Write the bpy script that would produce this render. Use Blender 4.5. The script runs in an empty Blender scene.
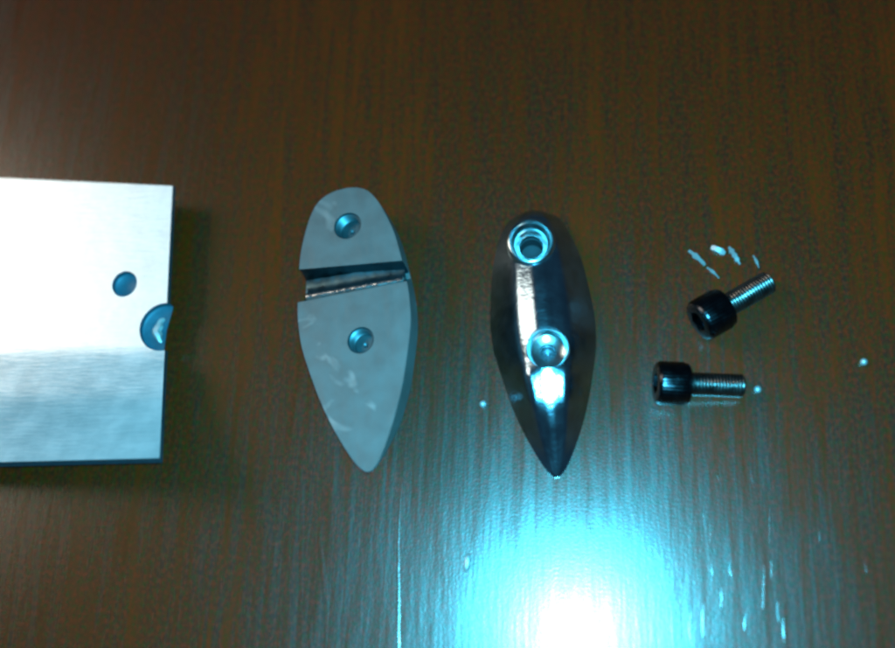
import bpy, bmesh, math, random
from mathutils import Vector, Matrix

random.seed(7)
S = 0.0002                      # metres per unit; one unit is 0.2 mm
LED_W, WIN_W = 1.12, 5.8
F = 1000.0                      # focal length in photo pixels
D = bpy.data
scene = bpy.context.scene
COL = scene.collection

# ------------------------------------------------------------------ camera, world, lamps, exposure
# the camera hangs over the lower part of the picture and looks slightly up the table
down = Vector((120.5, -316.0, -F)).normalized()      # straight down, in camera space
ez = -down
ey = (Vector((0, 1, 0)) - down * down.y).normalized()
ex = ey.cross(ez)
ROT = Matrix((ex, ey, ez))                            # camera space -> table space
CAM = -(ROT @ Vector((0, 0, -F)))                     # in units
cam_data = D.cameras.new('camera')
cam_data.sensor_width = 36
cam_data.lens = 36 * F / 895
cam_data.clip_start = 0.005
cam_data.clip_end = 50
cam = D.objects.new('camera', cam_data)
COL.objects.link(cam)
cam.matrix_world = Matrix.Translation(CAM * S) @ ROT.to_4x4()
cam_data.dof.use_dof = True
cam_data.dof.focus_distance = F * S * 0.97
cam_data.dof.aperture_fstop = 5.6
scene.camera = cam

world = D.worlds.new('World')
scene.world = world
world.use_nodes = True
wb = world.node_tree.nodes['Background']
wb.inputs['Color'].default_value = (0.16, 0.38, 0.62, 1)
wb.inputs['Strength'].default_value = 0.08


def U(x, y, z=0.0):
    """photo pixel at height z -> table coordinates in units"""
    d = ROT @ Vector((x - 447.5, 324 - y, -F))
    return CAM + d * ((z - CAM.z) / d.z)


def px(x, y, z=0.0):
    return U(x, y, z) * S


def kpx(x, y, z=0.0):
    """units per photo pixel there"""
    return (U(x + 1, y, z) - U(x - 1, y, z)).length / 2


def lamp(name, loc, target, size, watts, color, shape='DISK', size_y=None):
    l = D.lights.new(name, 'AREA')
    l.shape = shape
    l.size = size
    if size_y:
        l.size_y = size_y
    l.energy = watts
    l.color = color
    o = D.objects.new(name, l)
    COL.objects.link(o)
    o.location = loc
    o.rotation_euler = (Vector(target) - Vector(loc)).to_track_quat('-Z', 'Y').to_euler()
    return o


# the cold white LED torch of the phone, beside its lens
led_pos = (CAM + Vector((12, 10, 8))) * S
lamp('led_torch', led_pos, led_pos - Vector((0, 0, 1)), 0.008, LED_W, (0.080, 0.68, 1.0))
# the bright window beyond the left edge of the picture
lamp('window_light', (-1.14, 0.38, 0.90), (0, 0, 0), 0.50, WIN_W, (1.0, 0.86, 0.70), 'RECTANGLE', 0.80)

scene.view_settings.view_transform = 'Standard'
scene.view_settings.look = 'None'
scene.view_settings.exposure = 0
scene.view_settings.gamma = 1
scene.view_settings.use_curve_mapping = False
scene.cycles.filter_width = 2.9


# ------------------------------------------------------------------ helpers
def tag(o, label=None, cat=None, group=None, kind=None):
    for k, v in (('label', label), ('category', cat), ('group', group), ('kind', kind)):
        if v:
            o[k] = v
    return o


def empty(name, loc):
    o = D.objects.new(name, None)
    o.empty_display_size = 0.005
    COL.objects.link(o)
    o.location = loc
    return o


def link_mesh(name, verts, faces, mat, parent=None, smooth=None, scale=S):
    me = D.meshes.new(name)
    me.from_pydata([Vector(v) * scale for v in verts], [], faces)
    me.validate()
    bm = bmesh.new()
    bm.from_mesh(me)
    bmesh.ops.recalc_face_normals(bm, faces=bm.faces)
    bm.to_mesh(me)
    bm.free()
    if mat:
        me.materials.append(mat)
    o = D.objects.new(name, me)
    COL.objects.link(o)
    if parent:
        o.parent = parent
    if smooth is not None:
        shade(me, smooth)
    return o


def shade(me, angle):
    """smooth shading with sharp edges above the angle (degrees)"""
    bm = bmesh.new()
    bm.from_mesh(me)
    for f in bm.faces:
        f.smooth = True
    for e in bm.edges:
        if len(e.link_faces) == 2:
            e.smooth = e.calc_face_angle(0) < math.radians(angle)
    bm.to_mesh(me)
    bm.free()


def cut(o, cutters, angle=35):
    """subtract each cutter for good, then delete it"""
    for c in cutters:
        c.parent = o.parent
        m = o.modifiers.new('cut', 'BOOLEAN')
        m.operation = 'DIFFERENCE'
        m.solver = 'EXACT'
        m.object = c
        bpy.context.view_layer.update()
        dg = bpy.context.evaluated_depsgraph_get()
        me = D.meshes.new_from_object(o.evaluated_get(dg))
        o.modifiers.clear()
        old = o.data
        o.data = me
        me.name = o.name
        D.meshes.remove(old)
        D.objects.remove(c)
    shade(o.data, angle)


def bevel_mod(o, w, seg=2):
    m = o.modifiers.new('bevel', 'BEVEL')
    m.width = w * S
    m.segments = seg
    m.limit_method = 'ANGLE'
    m.angle_limit = math.radians(40)


def cyl_cutter(x, y, z0, z1, r, n=48, r2=None):
    v, f = [], []
    r2 = r if r2 is None else r2
    for k, (z, rr) in enumerate(((z0, r), (z1, r2))):
        for i in range(n):
            a = 2 * math.pi * i / n
            v.append((x + rr * math.cos(a), y + rr * math.sin(a), z))
    for i in range(n):
        j = (i + 1) % n
        f.append((i, j, n + j, n + i))
    f.append(tuple(range(n))[::-1])
    f.append(tuple(range(n, 2 * n)))
    return link_mesh('cutter', v, f, None)


def lathe(name, prof, mat, parent, center=(0, 0, 0), n=56, smooth=40, wob=0.0):
    """spin (radius, height) pairs round a vertical axis"""
    v, f = [], []
    ph = random.random() * 6
    for (r, z) in prof:
        for i in range(n):
            a = 2 * math.pi * i / n
            rr = r * (1 + wob * math.sin(3 * a + ph) + wob * 0.6 * math.sin(7 * a + ph * 2))
            v.append((center[0] + rr * math.cos(a), center[1] + rr * math.sin(a), center[2] + z))
    for k in range(len(prof) - 1):
        for i in range(n):
            j = (i + 1) % n
            f.append((k * n + i, k * n + j, (k + 1) * n + j, (k + 1) * n + i))
    if prof[0][0] > 0.01:
        pass
    return link_mesh(name, v, f, mat, parent, smooth)


def interp(tbl, x):
    if x <= tbl[0][0]:
        return tbl[0][1]
    for (a, b), (c, d) in zip(tbl, tbl[1:]):
        if x <= c:
            return b + (d - b) * (x - a) / (c - a)
    return tbl[-1][1]


def hermite(tbl, x):
    """smooth interpolation through a table (Catmull-Rom tangents)"""
    n = len(tbl)
    if x <= tbl[0][0]:
        return tbl[0][1]
    if x >= tbl[-1][0]:
        return tbl[-1][1]
    for i in range(n - 1):
        x0, y0 = tbl[i]
        x1, y1 = tbl[i + 1]
        if x <= x1:
            h = x1 - x0
            m0 = (y1 - tbl[i - 1][1]) / (x1 - tbl[i - 1][0]) if i else (y1 - y0) / h
            m1 = (tbl[i + 2][1] - y0) / (tbl[i + 2][0] - x0) if i + 2 < n else (y1 - y0) / h
            t = (x - x0) / h
            return ((2 * t ** 3 - 3 * t ** 2 + 1) * y0 + (t ** 3 - 2 * t ** 2 + t) * h * m0 +
                    (-2 * t ** 3 + 3 * t ** 2) * y1 + (t ** 3 - t ** 2) * h * m1)


# ------------------------------------------------------------------ materials
class NT:
    def __init__(self, name):
        self.m = D.materials.new(name)
        self.m.use_nodes = True
        self.t = self.m.node_tree
        self.b = self.t.nodes['Principled BSDF']

    def n(self, kind, **kw):
        nd = self.t.nodes.new(kind)
        for k, v in kw.items():
            if k in nd.inputs:
                nd.inputs[k].default_value = v
            else:
                setattr(nd, k, v)
        return nd

    def l(self, a, b):
        self.t.links.new(a, b)

    def coords(self, scale=(1, 1, 1), loc=(0, 0, 0), kind='Object'):
        tc = self.n('ShaderNodeTexCoord')
        mp = self.n('ShaderNodeMapping')
        mp.inputs['Scale'].default_value = scale
        mp.inputs['Location'].default_value = loc
        self.l(tc.outputs[kind], mp.inputs['Vector'])
        return mp.outputs['Vector']

    def noise(self, vec, scale, detail=3, rough=0.5, dist=0.0):
        nd = self.n('ShaderNodeTexNoise')
        nd.inputs['Scale'].default_value = scale
        nd.inputs['Detail'].default_value = detail
        nd.inputs['Roughness'].default_value = rough
        nd.inputs['Distortion'].default_value = dist
        self.l(vec, nd.inputs['Vector'])
        return nd.outputs['Fac']

    def ramp(self, fac, stops, interp='LINEAR'):
        nd = self.n('ShaderNodeValToRGB')
        nd.color_ramp.interpolation = interp
        els = nd.color_ramp.elements
        while len(els) < len(stops):
            els.new(0.5)
        for e, (p, c) in zip(els, stops):
            e.position = p
            e.color = c if len(c) == 4 else (*c, 1)
        self.l(fac, nd.inputs['Fac'])
        return nd.outputs['Color']

    def maprange(self, fac, a, b, c, d):
        nd = self.n('ShaderNodeMapRange')
        for k, v in zip(('From Min', 'From Max', 'To Min', 'To Max'), (a, b, c, d)):
            nd.inputs[k].default_value = v
        self.l(fac, nd.inputs['Value'])
        return nd.outputs['Result']

    def math(self, op, a, b):
        nd = self.n('ShaderNodeMath', operation=op)
        for i, x in enumerate((a, b)):
            if isinstance(x, (int, float)):
                nd.inputs[i].default_value = x
            else:
                self.l(x, nd.inputs[i])
        return nd.outputs[0]

    def mix(self, fac, a, b, mode='MIX'):
        nd = self.n('ShaderNodeMix', data_type='RGBA', blend_type=mode)
        for s, x in ((0, fac), (6, a), (7, b)):
            if isinstance(x, (int, float)):
                nd.inputs[s].default_value = x
            elif isinstance(x, tuple):
                nd.inputs[s].default_value = (*x, 1)
            else:
                self.l(x, nd.inputs[s])
        return nd.outputs[2]

    def bump(self, h, strength, dist, prev=None):
        nd = self.n('ShaderNodeBump')
        nd.inputs['Strength'].default_value = strength
        nd.inputs['Distance'].default_value = dist
        self.l(h, nd.inputs['Height'])
        if prev:
            self.l(prev, nd.inputs['Normal'])
        return nd.outputs['Normal']


def wood_material():
    w = NT('dark_lacquered_wood')
    broad = w.noise(w.coords((1, 0.10, 1)), 60, 4, 0.6, 0.6)
    fine = w.noise(w.coords((1, 0.06, 1)), 520, 4, 0.7, 0.3)
    blot = w.noise(w.coords((1, 0.8, 1)), 1300, 3, 0.7)
    blot2 = w.noise(w.coords((1, 0.8, 1), (3, 7, 0)), 1000, 3, 0.7)
    c = w.ramp(broad, [(0.30, (0.095, 0.0110, 0.0004)), (0.50, (0.155, 0.0155, 0.0004)), (0.68, (0.235, 0.0235, 0.0004))])
    c = w.mix(w.maprange(fine, 0.42, 0.62, 0.0, 0.75), c, (0.026, 0.0060, 0.0010))
    c = w.mix(w.maprange(blot, 0.46, 0.64, 0.0, 0.75), c, (0.330, 0.0180, 0.0004))
    c = w.mix(w.maprange(blot2, 0.46, 0.64, 0.0, 0.75), c, (0.055, 0.0280, 0.0004))
    w.l(c, w.b.inputs['Base Color'])
    r = w.maprange(broad, 0.3, 0.7, 0.275, 0.23)
    r = w.math('ADD', r, w.maprange(fine, 0.35, 0.65, -0.035, 0.05))
    w.l(r, w.b.inputs['Roughness'])
    w.b.inputs['IOR'].default_value = 1.85
    w.b.inputs['Coat Weight'].default_value = 0.5
    w.b.inputs['Coat Roughness'].default_value = 0.19
    speck = w.noise(w.coords(), 2300, 1, 0.5)
    pores = w.noise(w.coords((1, 0.10, 1)), 1000, 3, 0.7)
    nrm = w.bump(speck, 0.5, 0.00003)
    nrm = w.bump(pores, 0.5, 0.00005, nrm)
    w.l(nrm, w.b.inputs['Normal'])
    w.l(nrm, w.b.inputs['Coat Normal'])
    return w.m


def metal(name, color, rough, rvar=0.0, nscale=300, stretch=(1, 1, 1), bumps=(), patch=None, metallic=1.0):
    m = NT(name)
    m.b.inputs['Metallic'].default_value = metallic
    nz = m.noise(m.coords(stretch), nscale, 4, 0.6)
    dark = tuple(c * 0.82 for c in color)
    col = m.mix(m.maprange(nz, 0.35, 0.65, 0, 1), dark, color)
    r = m.maprange(nz, 0.3, 0.7, rough - rvar, rough + rvar)
    if patch:
        pn = m.noise(m.coords((1, 1, 1), (0.33, 0.16, 0.25)), patch[0], 3, 0.6, 0.5)
        k = m.maprange(pn, patch[1], patch[1] + 0.10, 0, 1)
        col = m.mix(k, col, patch[2])
        r = m.math('SUBTRACT', r, m.math('MULTIPLY', k, patch[3]))
    m.l(col, m.b.inputs['Base Color'])
    m.l(r, m.b.inputs['Roughness'])
    nrm = None
    for (st, sc, strength, dist) in bumps:
        nrm = m.bump(m.noise(m.coords(st), sc, 3, 0.6), strength, dist, nrm)
    if nrm:
        m.l(nrm, m.b.inputs['Normal'])
    return m.m


WOOD = wood_material()
ALU = metal('brushed_aluminium', (0.97, 0.98, 0.99), 0.37, 0.03, 160, metallic=0.68,
            bumps=(((1, 1, 1), 90, 0.12, 0.0004), ((0.12, 1, 1), 1600, 0.5, 0.0001)))
ALU_EDGE = metal('aluminium_recess', (0.62, 0.72, 0.78), 0.38, 0.05, 300)
CHROME = metal('chrome_plating', (0.44, 0.60, 0.72), 0.21, 0.03, 260,
               bumps=(((1, 1, 1), 1100, 0.6, 0.00008), ((0.3, 1, 0.3), 900, 0.5, 0.00010)))
CHROME_HOLE = metal('chrome_recess', (0.66, 0.80, 0.84), 0.22, 0.05, 300)
CAST = metal('matt_cast_zinc', (0.200, 0.185, 0.180), 0.52, 0.05, 200, metallic=0.55,
             bumps=(((1, 1, 1), 900, 0.35, 0.0001), ((1, 0.2, 1), 300, 0.25, 0.0003)),
             patch=(95, 0.585, (0.36, 0.34, 0.33), 0.10))
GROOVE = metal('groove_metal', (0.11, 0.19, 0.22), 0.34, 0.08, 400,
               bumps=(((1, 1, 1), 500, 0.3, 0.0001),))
POLISHED = metal('polished_rim', (0.80, 0.84, 0.86), 0.24, 0.05, 500,
                 bumps=(((1, 1, 1), 700, 0.3, 0.00006),))
BLACK_OX = metal('black_oxide_steel', (0.060, 0.066, 0.078), 0.24, 0.06, 500,
                 bumps=(((1, 1, 1), 900, 0.3, 0.0001),))
THREAD = metal('thread_steel', (0.17, 0.165, 0.16), 0.33, 0.06, 500)
SPECK = metal('bright_metal_chip', (0.70, 0.66, 0.66), 0.45, 0.05, 900, metallic=0.6)
BLUE_PIT = metal('blue_lit_recess', (0.040, 0.12, 0.17), 0.5, 0.05, 700, metallic=0.2)  # blue light scattered in the hole and notch is put into this colour
HOLE_STEEL = metal('hole_steel', (0.10, 0.15, 0.17), 0.45, 0.05, 500, metallic=0.8)
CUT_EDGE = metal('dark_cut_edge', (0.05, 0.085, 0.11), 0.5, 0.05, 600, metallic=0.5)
PIT = metal('shaded_bore', (0.035, 0.045, 0.055), 0.6, 0.05, 500, metallic=0.3)  # shade deep in the bores is painted as a dark colour


def clear_shard():
    m = NT('clear_plastic')
    m.b.inputs['Base Color'].default_value = (0.50, 0.46, 0.46, 1)
    m.b.inputs['Roughness'].default_value = 0.22
    m.b.inputs['Transmission Weight'].default_value = 0.55
    m.b.inputs['IOR'].default_value = 1.5
    nz = m.noise(m.coords(), 900, 2)
    m.l(m.bump(nz, 0.3, 0.0001), m.b.inputs['Normal'])
    return m.m


CLEAR = clear_shard()

# ------------------------------------------------------------------ the table top
TW, TH = 1500, 1500
nx = ny = 60
tv, tf = [], []
for j in range(ny + 1):
    for i in range(nx + 1):
        tv.append((-TW + 2 * TW * i / nx, -TH + 2 * TH * j / ny, 0))
for j in range(ny):
    for i in range(nx):
        a = j * (nx + 1) + i
        tf.append((a, a + 1, a + nx + 2, a + nx + 1))
# its edge and underside, so the top is a slab and not a sheet
b0 = len(tv)
for (x, y) in ((-TW, -TH), (TW, -TH), (TW, TH), (-TW, TH)):
    tv.append((x, y, -90))
tf.append((b0 + 3, b0 + 2, b0 + 1, b0))
row = nx + 1
tf.append(tuple(list(range(nx, -1, -1)) + [b0, b0 + 1]))
tf.append(tuple([ny * row + i for i in range(nx + 1)] + [b0 + 2, b0 + 3]))
tf.append(tuple([j * row for j in range(ny + 1)] + [b0 + 3, b0]))
tf.append(tuple([j * row + nx for j in range(ny, -1, -1)] + [b0 + 1, b0 + 2]))
table = link_mesh('table_top', tv, tf, WOOD, None, 20)
tag(table, 'dark brown lacquered wood table top with fine vertical grain', 'table')


def ridge(name, pts, width, height, mat=WOOD, parent=table):
    """a long low ridge lying on the table along a polyline of photo pixels"""
    v, f = [], []
    n = len(pts)
    for k, (x, y) in enumerate(pts):
        p = U(x, y)
        a = U(*pts[max(0, k - 1)])
        b = U(*pts[min(n - 1, k + 1)])
        d = (b - a).normalized()
        s = Vector((-d.y, d.x, 0))
        w = width * math.sin(math.pi * (0.08 + 0.84 * k / (n - 1)))
        h = height * math.sin(math.pi * (0.08 + 0.84 * k / (n - 1)))
        for (q, z) in ((-1, -h * 0.2), (-0.5, h * 0.7), (0, h), (0.5, h * 0.7), (1, -h * 0.2)):
            v.append(tuple(p + s * w * q + Vector((0, 0, z))))
    for k in range(n - 1):
        for i in range(4):
            a = k * 5 + i
            f.append((a, a + 1, a + 6, a + 5))
    return link_mesh(name, v, f, mat, parent, 60)


def path(pts, n, jit=0.0):
    out = []
    ys = [p[1] for p in pts]
    tbl = [(p[1], p[0]) for p in pts]
    for k in range(n):
        y = ys[0] + (ys[-1] - ys[0]) * k / (n - 1)
        out.append((hermite(tbl, y) + random.uniform(-jit, jit), y))
    return out


ridge('scratch', path([(402, 484), (399, 520), (398, 560), (398, 610), (398, 715)], 40, 0.30), 1.7, 0.13)
ridge('scratch', path([(301, 455), (302, 520), (301, 580), (302, 668)], 30, 0.2), 3.0, 0.045)
ridge('scratch', path([(319, 500), (320, 545), (325, 585), (326, 630), (323, 668)], 34, 0.3), 3.2, 0.07)
ridge('scratch', path([(313, 610), (310, 635), (313, 668)], 12, 0.3), 2.4, 0.06)
for (x, y, L, w) in ((704, 500, 26, 1.0), (711, 520, 22, 1.0), (770, 505, 40, 1.1), (772, 560, 20, 1.0),
                     (764, 565, 44, 1.0), (778, 600, 22, 1.1), (784, 618, 24, 1.0), (690, 612, 34, 1.2),
                     (703, 604, 32, 1.3), (672, 610, 36, 1.1), (722, 588, 20, 1.0), (640, 540, 24, 0.9),
                     (676, 520, 18, 0.9), (730, 560, 16, 0.9), (752, 470, 14, 0.9), (660, 575, 16, 0.9),
                     (712, 560, 16, 0.9), (745, 612, 18, 0.9), (236, 445, 22, 1.4), (866, 560, 14, 0.9),
                     (820, 530, 12, 0.8), (718, 470, 12, 0.8), (590, 520, 16, 0.8), (500, 530, 14, 0.8)):
    ridge('scratch', path([(x + random.uniform(-1, 1), y), (x, y + L / 2), (x + random.uniform(-1, 1.5), y + L)], 8, 0.25), w * 0.75, 0.075)


# ------------------------------------------------------------------ the aluminium section at the left
def metal_section():
    org = U(20, 322)
    root = empty('metal_section', org * S)
    ns, nl = 48, 40
    rise, thick, lean = 1.0, 8.0, 0.088

    def height(s):
        # nearly level over the upper two thirds, curling up towards the lower edge
        def soft(q):
            return math.sqrt(q * q + 0.0025) / 2 + q / 2
        a, b = soft(-0.21 - s), soft(-0.56 - s)
        return thick + 2 + 3 * s * s * (s > 0) + 138 * (0.30 * a + 0.20 * b) * rise

    def pt(t, s, top):
        x_end = 172.5 - 13.0 * (1 - s) / 2
        x = -130 + (x_end + 130) * t
        z = height(s) + lean * (x + 130)
        y_top = 178 + 8.0 * x / 172
        y_bot = 462 - 4.0 * x / 160
        p = U(x, y_bot + (y_top - y_bot) * (s + 1) / 2, z)
        if not top:
            p = p + Vector((0, s * 3.0, -thick))
        return tuple(p - org)
    v, f = [], []
    m = 2 * (ns + 1)
    for i in range(nl + 1):
        for j in range(ns + 1):
            v.append(pt(i / nl, -1 + 2 * j / ns, True))
        for j in range(ns, -1, -1):
            v.append(pt(i / nl, -1 + 2 * j / ns, False))
    for i in range(nl):
        for j in range(m):
            a = i * m + j
            b = i * m + (j + 1) % m
            f.append((a, b, b + m, a + m))
    f.append(tuple(range(m)))
    f.append(tuple(range(nl * m, nl * m + m))[::-1])
    body = link_mesh('curved_body', v, f, ALU, root)

    def loc(x, y, z):
        p = U(x, y, z) - org
        return p.x, p.y
    s1 = (322 - 284) / 138
    z1, z2 = height(s1) + lean * 254, height(0.0) + lean * 290
    k = kpx(124, 284)
    hx, hy = loc(124.5, 284, z1)
    qx, qy = loc(163, 327, z2)
    cut(body, [cyl_cutter(hx, hy, -30, 90, 12.4 * k), cyl_cutter(qx, qy, -30, 90, 22.5 * k)], 30)
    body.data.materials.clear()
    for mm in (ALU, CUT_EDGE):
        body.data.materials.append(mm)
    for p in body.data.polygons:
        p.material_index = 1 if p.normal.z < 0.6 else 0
    bevel_mod(body, 0.9, 2)
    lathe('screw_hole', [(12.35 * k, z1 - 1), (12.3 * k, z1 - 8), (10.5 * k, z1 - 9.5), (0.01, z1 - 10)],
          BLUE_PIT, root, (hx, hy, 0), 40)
    # the half-round notch with a stepped seat
    v, f = [], []
    prof = [(22.4, z2 - 1), (22.3, z2 - 8), (20, z2 - 9.5), (0.1, z2 - 10)]
    n = 36
    for (r, z) in prof:
        for i in range(n + 1):
            a = math.radians(80 + 190 * i / n)
            v.append((qx + k * r * math.cos(a), qy + k * r * math.sin(a), z))
    for kk in range(len(prof) - 1):
        for i in range(n):
            a = kk * (n + 1) + i
            f.append((a, a + 1, a + n + 2, a + n + 1))
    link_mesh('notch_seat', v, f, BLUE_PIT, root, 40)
    # an added metal crescent, shaped as the bright highlight in the notch
    v, f = [], []
    for i in range(17):
        a = math.radians(118 + 124 * i / 16)
        rc = 10.5 + 0.7 * math.sin(i * 0.9)
        th = 4.4 * math.sin(math.pi * (0.08 + 0.84 * i / 16))
        for b in range(6):
            bb = 2 * math.pi * b / 6
            rr = rc + th * math.cos(bb)
            v.append((qx + 4 * k + k * rr * math.cos(a), qy - 2 + k * rr * 1.15 * math.sin(a), z2 - 4.5 + th * math.sin(bb)))
    for i in range(16):
        for b in range(6):
            a, c = i * 6 + b, i * 6 + (b + 1) % 6
            f.append((a, c, c + 6, a + 6))
    f.append(tuple(range(6)))
    f.append(tuple(range(96, 102)))
    link_mesh('notch_highlight', v, f, SPECK, root, 50)
    tag(root, 'large bright aluminium section with a curved face, cut off by the left edge', 'metal section')
    return root


metal_section()

# ------------------------------------------------------------------ the two boat-shaped lugs
WIDTH = [(0, 5), (2, 15), (8, 25.5), (18, 33), (32, 39.5), (57, 47.5), (77, 51), (118, 55.5), (140, 55.5), (159, 53.5),
         (185, 47.5), (212, 40), (238, 30.5), (264, 18.5), (280, 9), (286, 2.5)]
LEN = 286
CROWN = [(0, 10), (6, 19), (20, 30), (45, 39), (80, 46.5), (120, 50), (150, 50), (184, 48), (197, 45), (222, 38.4), (236, 32), (253, 22), (270, 12), (286, 3)]


def sstep(a, b, x):
    t = max(0.0, min(1.0, (x - a) / (b - a)))
    return t * t * (3 - 2 * t)


def look(tab, t):
    x = t * (len(tab) - 1)
    i = min(int(x), len(tab) - 2)
    return tab[i] + (tab[i + 1] - tab[i]) * (x - i)


def lug_body(name, mat, parent, ks, flip, wall):
    """outline and crown swept along the lug; u across, v along, z up; flipped lugs show their flat back"""
    stations = [0, 1, 2.5, 4.5, 7, 10] + [14 + k * 4 for k in range(64)] + [271, 274, 277, 279.5, 282, 284, 286]
    stations = sorted(set(s for s in stations if s <= LEN))
    nu = 84
    v, f = [], []
    for d in stations:
        w = hermite(WIDTH, d)
        hc = hermite(CROWN, d)
        wall_h = min(wall * min(1, 0.35 + w / 60), hc * 0.7)
        q = w / 55.5
        f1 = 0.48 - 0.43 * sstep(166, 196, d) + 0.55 * sstep(214, 242, d)
        n_int = 60
        acc1, acc2, A1, A2 = 0.0, 0.0, [0.0], [0.0]
        for ii in range(n_int):
            uu = (ii + 0.5) / n_int * 55.5
            acc1 += sstep(0.5, 10, uu) * w / n_int
            acc2 += sstep(18, 33, uu) * w / n_int
            A1.append(acc1)
            A2.append(acc2)
        f1 = min(f1, 0.45 * (hc - wall_h) / acc1)
        f2 = (hc - wall_h - f1 * acc1) / acc2
        for i in range(nu + 1):
            t = -1 + 2 * i / nu
            u = t * w
            v.append((u, LEN / 2 - d, hc - f1 * look(A1, abs(t)) - f2 * look(A2, abs(t))))
        v.append((w * 1.0, LEN / 2 - d, 0.0))
        v.append((-w * 1.0, LEN / 2 - d, 0.0))
    m = nu + 3
    for i in range(len(stations) - 1):
        for j in range(m):
            a = i * m + j
            b = i * m + (j + 1) % m
            f.append((a, b, b + m, a + m))
    f.append(tuple(range(m)))
    f.append(tuple(range((len(stations) - 1) * m, len(stations) * m))[::-1])
    v = [(a * ks, b * ks, c * ks) for a, b, c in v]
    if flip:
        top = 48 * ks
        v = [(-a, b, top - c) for a, b, c in v]
    return link_mesh(name, v, f, mat, parent)


def place_lug(root, top_px, tip_px, z, tilt_u, tilt_v):
    """lay a lug built LEN units long between two photo points"""
    a, b = U(*top_px, z), U(*tip_px, z)
    mid = (a + b) / 2
    d = a - b
    k = d.length / LEN
    root.location = Vector((mid.x, mid.y, 0)) * S
    root.rotation_euler = (math.radians(tilt_u), math.radians(tilt_v), math.atan2(-d.x, d.y))
    root.scale = (k, k, k)


def lug_back():
    """lying on its crown, flat back with the groove upwards"""
    root = empty('metal_lug', (0, 0, 0))
    body = lug_body('lug_body', CAST, root, 1.0, True, 23)
    top = 48
    # the groove across the back
    g = [(-300, 0)]
    prof = [(75.5, top + 9), (75.5, top - 5), (73, top - 14), (70, top - 19), (52, top - 19), (48, top - 14), (44, top - 5), (36.5, top + 9)]
    prof = [(yy - (16 if yy > 60 else 10), zz) for yy, zz in prof]
    v, f = [], []
    n = len(prof)
    for x in (-64, 64):
        for q, (y, z) in enumerate(prof):
            v.append((x, y + x * (-0.155 if q < 4 else -0.035), z))
    for i in range(n):
        j = (i + 1) % n
        f.append((i, j, n + j, n + i))
    f.append(tuple(range(n))[::-1])
    f.append(tuple(range(n, 2 * n)))
    gc = link_mesh('cutter', v, f, GROOVE)
    h1, h2 = (2.5, 101.5), (4.5, -19.0)
    cut(body, [gc, cyl_cutter(*h1, top - 17, top + 30, 14), cyl_cutter(*h2, top - 17, top + 30, 13)], 30)
    bevel_mod(body, 0.8, 2)
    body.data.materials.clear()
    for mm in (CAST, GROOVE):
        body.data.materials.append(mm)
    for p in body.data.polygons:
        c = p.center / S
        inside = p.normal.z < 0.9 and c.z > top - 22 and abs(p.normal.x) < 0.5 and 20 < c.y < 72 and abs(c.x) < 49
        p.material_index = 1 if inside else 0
    # polished groove bottom and its lip
    def strip(name, mat, pr, x0, x1, jag=0.0, tilt=-0.055):
        v, f = [], []
        nxx = 40
        for i in range(nxx + 1):
            x = x0 + (x1 - x0) * i / nxx
            for (y, z) in pr:
                v.append((x, y + x * tilt + random.uniform(-jag, jag), z + random.uniform(-jag, jag)))
        k = len(pr)
        for i in range(nxx):
            for j in range(k):
                a = i * k + j
                b = i * k + (j + 1) % k
                f.append((a, b, b + k, a + k))
        f.append(tuple(range(k)))
        f.append(tuple(range(nxx * k, nxx * k + k))[::-1])
        return link_mesh(name, v, f, mat, root, 50)
    lip = []
    for i in range(10):
        a = 2 * math.pi * i / 10
        lip.append((37.5 + 3.6 * math.cos(a), top - 8.5 + 3.6 * math.sin(a)))
    strip('groove_lip', POLISHED, lip, -48, 50, 0.3)
    strip('groove_floor', GROOVE, [(57, top - 13.5), (52, top - 15.0), (45, top - 15.0), (40, top - 10), (42, top - 22), (55, top - 22)], -50, 50, 0.25, -0.07)
    for (hx, hy), r in ((h1, 13.9), (h2, 12.9)):
        pr = [(r, top - 0.4), (r - 0.4, top - 3)]
        z = top - 3.0
        for k in range(4):
            pr += [(r - 2.6, z - 1.2), (r - 1.0, z - 2.4)]
            z -= 2.4
        pr += [(r - 2.6, z - 1), (r - 3.2, z - 2.4), (2.5, z - 2.6), (0.01, z - 3.6)]
        lathe('threaded_hole', pr, HOLE_STEEL, root, (hx, hy, 0), 44, 8)
    place_lug(root, (347.5, 190.5), (381.5, 476.5), 44, -3.5, -8.5)
    # let its lowest point touch the table
    bpy.context.view_layer.update()
    low = min((root.matrix_world @ vv.co).z for vv in body.data.vertices)
    root.location.z -= low
    tag(root, 'dull grey pointed metal lug lying flat back up, with a groove across it', 'metal lug')
    return root


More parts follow.
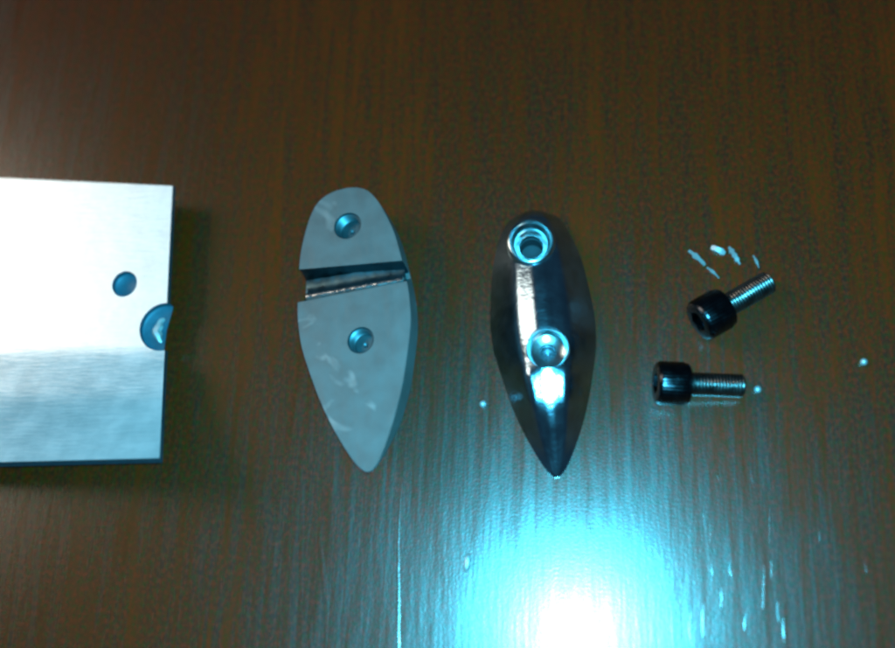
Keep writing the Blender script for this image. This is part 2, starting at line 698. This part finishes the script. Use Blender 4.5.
def lug_front():
    root = empty('metal_lug', (0, 0, 0))
    ks = 1.0
    body = lug_body('lug_body', CHROME, root, ks, False, 8)
    h1 = (-4.5, 92.0)
    h2 = (2.5, -22.0)
    cut(body, [cyl_cutter(*h1, 4, 120, 24.5), cyl_cutter(*h2, 12, 120, 21.2)], 40)
    bevel_mod(body, 0.7, 2)
    lathe('hole_collar', [(25.4, 3), (25.6, 40), (25.5, 46), (24.4, 48.2), (22.6, 48.8), (21.2, 47.6), (20.2, 44), (18.8, 36),
                          (16.5, 32.8), (13.2, 31.6), (12.4, 30), (12.2, 22)], CHROME_HOLE, root, (*h1, 0), 64, 50, 0.004)
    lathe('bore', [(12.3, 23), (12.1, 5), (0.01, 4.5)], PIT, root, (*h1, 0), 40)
    lathe('hole_collar', [(21.1, 30), (22.2, 41), (22.4, 43.6), (21.4, 45.0), (20.2, 44), (19.0, 36), (17.6, 31),
                          (13, 29.2), (8.6, 28.6), (8.0, 27), (7.8, 24)], CHROME_HOLE, root, (*h2, 0), 64, 50, 0.008)
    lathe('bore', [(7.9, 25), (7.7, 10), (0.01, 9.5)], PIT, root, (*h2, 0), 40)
    place_lug(root, (532, 212), (557, 477), 4, 0, 0)
    root.scale.x *= 0.965
    tag(root, 'shiny chromed boat-shaped metal lug lying domed side up with two round holes', 'metal lug')
    return root


lug_back()
lug_front()


# ------------------------------------------------------------------ the socket cap screws
def make_screw():
    """along +x from the socket face of the head; head 0..34, shaft 34..92"""
    root = empty('cap_screw', (0, 0, 0))
    R0, n = 22.0, 144
    v, f = [], []

    def ring(x, fr):
        for i in range(n):
            a = 2 * math.pi * i / n
            r = fr(a)
            v.append((x, r * math.cos(a), r * math.sin(a)))

    def hexr(a, r):
        b = (a % (math.pi / 3)) - math.pi / 6
        return r / math.cos(b)
    kn = lambda a: R0 + 0.25 * math.cos(a * 36)
    ring(9, lambda a: hexr(a, 3))
    ring(14, lambda a: hexr(a, 9.6))
    ring(0.9, lambda a: hexr(a, 9.8))
    ring(0.0, lambda a: hexr(a, 10.6))
    ring(0.0, lambda a: 18.2)
    ring(0.8, lambda a: 20.0)
    ring(2.6, lambda a: 21.4)
    ring(4.2, kn)
    ring(28, kn)
    ring(29.5, lambda a: 21.2)
    ring(32.5, lambda a: 21.0)
    ring(34, lambda a: 19.4)
    ring(34, lambda a: 9.5)
    m = 13
    for k in range(m - 1):
        for i in range(n):
            j = (i + 1) % n
            f.append((k * n + i, k * n + j, (k + 1) * n + j, (k + 1) * n + i))
    f.append(tuple(range(n)))
    f.append(tuple(range((m - 1) * n, m * n)))
    link_mesh('head', v, f, BLACK_OX, root, 28)
    # helical thread
    v, f = [], []
    n2, pitch = 32, 3.3
    xs = [33.6 + 0.65 * k for k in range(88)]
    xe = xs[-1]
    for x in xs:
        for i in range(n2):
            a = 2 * math.pi * i / n2
            ph = ((x / pitch) - i / n2) % 1.0
            saw = 1 - abs(2 * ph - 1)
            r = 11.3 + 1.1 * saw
            if x < 37:
                r = 12.2
            if x > xe - 3:
                r = min(r, 13.0 - 1.1 * (x - xe + 3))
            v.append((x, r * math.cos(a), r * math.sin(a)))
    for k in range(len(xs) - 1):
        for i in range(n2):
            j = (i + 1) % n2
            f.append((k * n2 + i, k * n2 + j, (k + 1) * n2 + j, (k + 1) * n2 + i))
    f.append(tuple(range(n2)))
    f.append(tuple(range((len(xs) - 1) * n2, len(xs) * n2)))
    link_mesh('threaded_shaft', v, f, THREAD, root, 50)
    return root


def copy_thing(o):
    c = o.copy()
    COL.objects.link(c)
    for ch in o.children:
        d = ch.copy()
        COL.objects.link(d)
        d.parent = c
    return c


screw = make_screw()
tag(screw, 'dark cap screw lying level, its knurled head pointing left', 'screw', 'cap screws on the table')
screw.rotation_euler = (0.4, math.radians(7.2), 0)
screw.location = px(655.5, 382.5, 22.6)
screw.scale = (kpx(700, 380, 22),) * 3
screw2 = copy_thing(screw)
tag(screw2, 'dark cap screw lying at a slant, its head at lower left, beside the clear shards', 'screw', 'cap screws on the table')
screw2.rotation_euler = (1.0, math.radians(7.2), math.radians(32))
screw2.location = px(698, 322, 22.6)
screw2.scale = (kpx(730, 300, 22),) * 3


# ------------------------------------------------------------------ small bits lying about
def blob(name, x, y, rx, ry, rz, ang, mat, label, cat, group=None, sink=0.25, jag=0.12):
    bm = bmesh.new()
    bmesh.ops.create_icosphere(bm, subdivisions=2, radius=1)
    for vv in bm.verts:
        k = 1 + random.uniform(-jag, jag)
        vv.co = Vector((vv.co.x * rx * k, vv.co.y * ry * k, max(vv.co.z, -0.7) * rz * k)) * S
    me = D.meshes.new(name)
    bm.to_mesh(me)
    bm.free()
    me.materials.append(mat)
    o = D.objects.new(name, me)
    COL.objects.link(o)
    shade(me, 60)
    low = min(vv.co.z for vv in me.vertices)
    o.location = px(x, y)
    o.location.z = -low
    o.rotation_euler = (0, 0, math.radians(ang))
    return tag(o, label, cat, group)


blob('metal_bead', 757, 390, 3.7, 3.7, 3.5, 0, SPECK, 'tiny bright metal bead beside the tip of the level screw', 'bead', None, jag=0.03)
blob('metal_bead', 863, 362.5, 3.5, 3.5, 3.5, 0, SPECK, 'tiny bright metal bead alone near the right edge', 'bead', None, jag=0.03)
blob('metal_bead', 483, 404.5, 3.6, 3.6, 3.5, 0, SPECK, 'tiny bright metal bead left of the chromed lug', 'bead', None, jag=0.03)
blob('metal_chip', 467.5, 563, 3.2, 9.0, 3.2, -8, SPECK, 'small upright sliver of metal left of the torch glare', 'chip', None)


def shard(x, y, L, W, T, ang, tilt, mat, label):
    """a thin curved broken flake"""
    v, f = [], []
    n = 8
    for i in range(n + 1):
        t = i / n
        xx = (t - 0.5) * L
        w = W * (0.35 + 0.65 * math.sin(math.pi * min(1, 0.15 + t * 0.85))) * random.uniform(0.6, 1.25)
        lift = 2.6 * math.sin(math.pi * t)
        for (q, zz) in ((-0.5, 0), (0.5, 0), (0.38, T), (-0.38, T)):
            v.append((xx, q * w, zz + lift + 0.2))
    for i in range(n):
        for j in range(4):
            a = i * 4 + j
            b = i * 4 + (j + 1) % 4
            f.append((a, b, b + 4, a + 4))
    f.append((0, 1, 2, 3))
    f.append((n * 4 + 3, n * 4 + 2, n * 4 + 1, n * 4))
    o = link_mesh('flake', v, f, mat, None, 40)
    o.rotation_euler = (math.radians(tilt), 0, math.radians(ang))
    bpy.context.view_layer.update()
    low = min((o.rotation_euler.to_matrix() @ vv.co).z for vv in o.data.vertices)
    o.location = px(x, y)
    o.location.z = -low
    tag(o, label, 'flake')
    return o


shard(718, 250.5, 15, 8, 1.6, -28, 12, SPECK, 'short bright flake, whitest of the broken bits above the slanted screw')
shard(734.5, 256, 21, 6, 1.6, -62, 12, CLEAR, 'narrow pale green-grey flake pointing down at the slanted screw')
shard(697, 258, 22, 6, 1.4, -45, 8, CLEAR, 'faint bluish flake, leftmost of the broken bits above the slanted screw')
shard(713, 273, 16, 3.5, 1.2, -45, 6, CLEAR, 'faint thin sliver just above the head of the slanted screw')
shard(756, 262, 14, 3.0, 1.2, -70, 6, CLEAR, 'faint thin sliver above the shaft tip of the slanted screw')
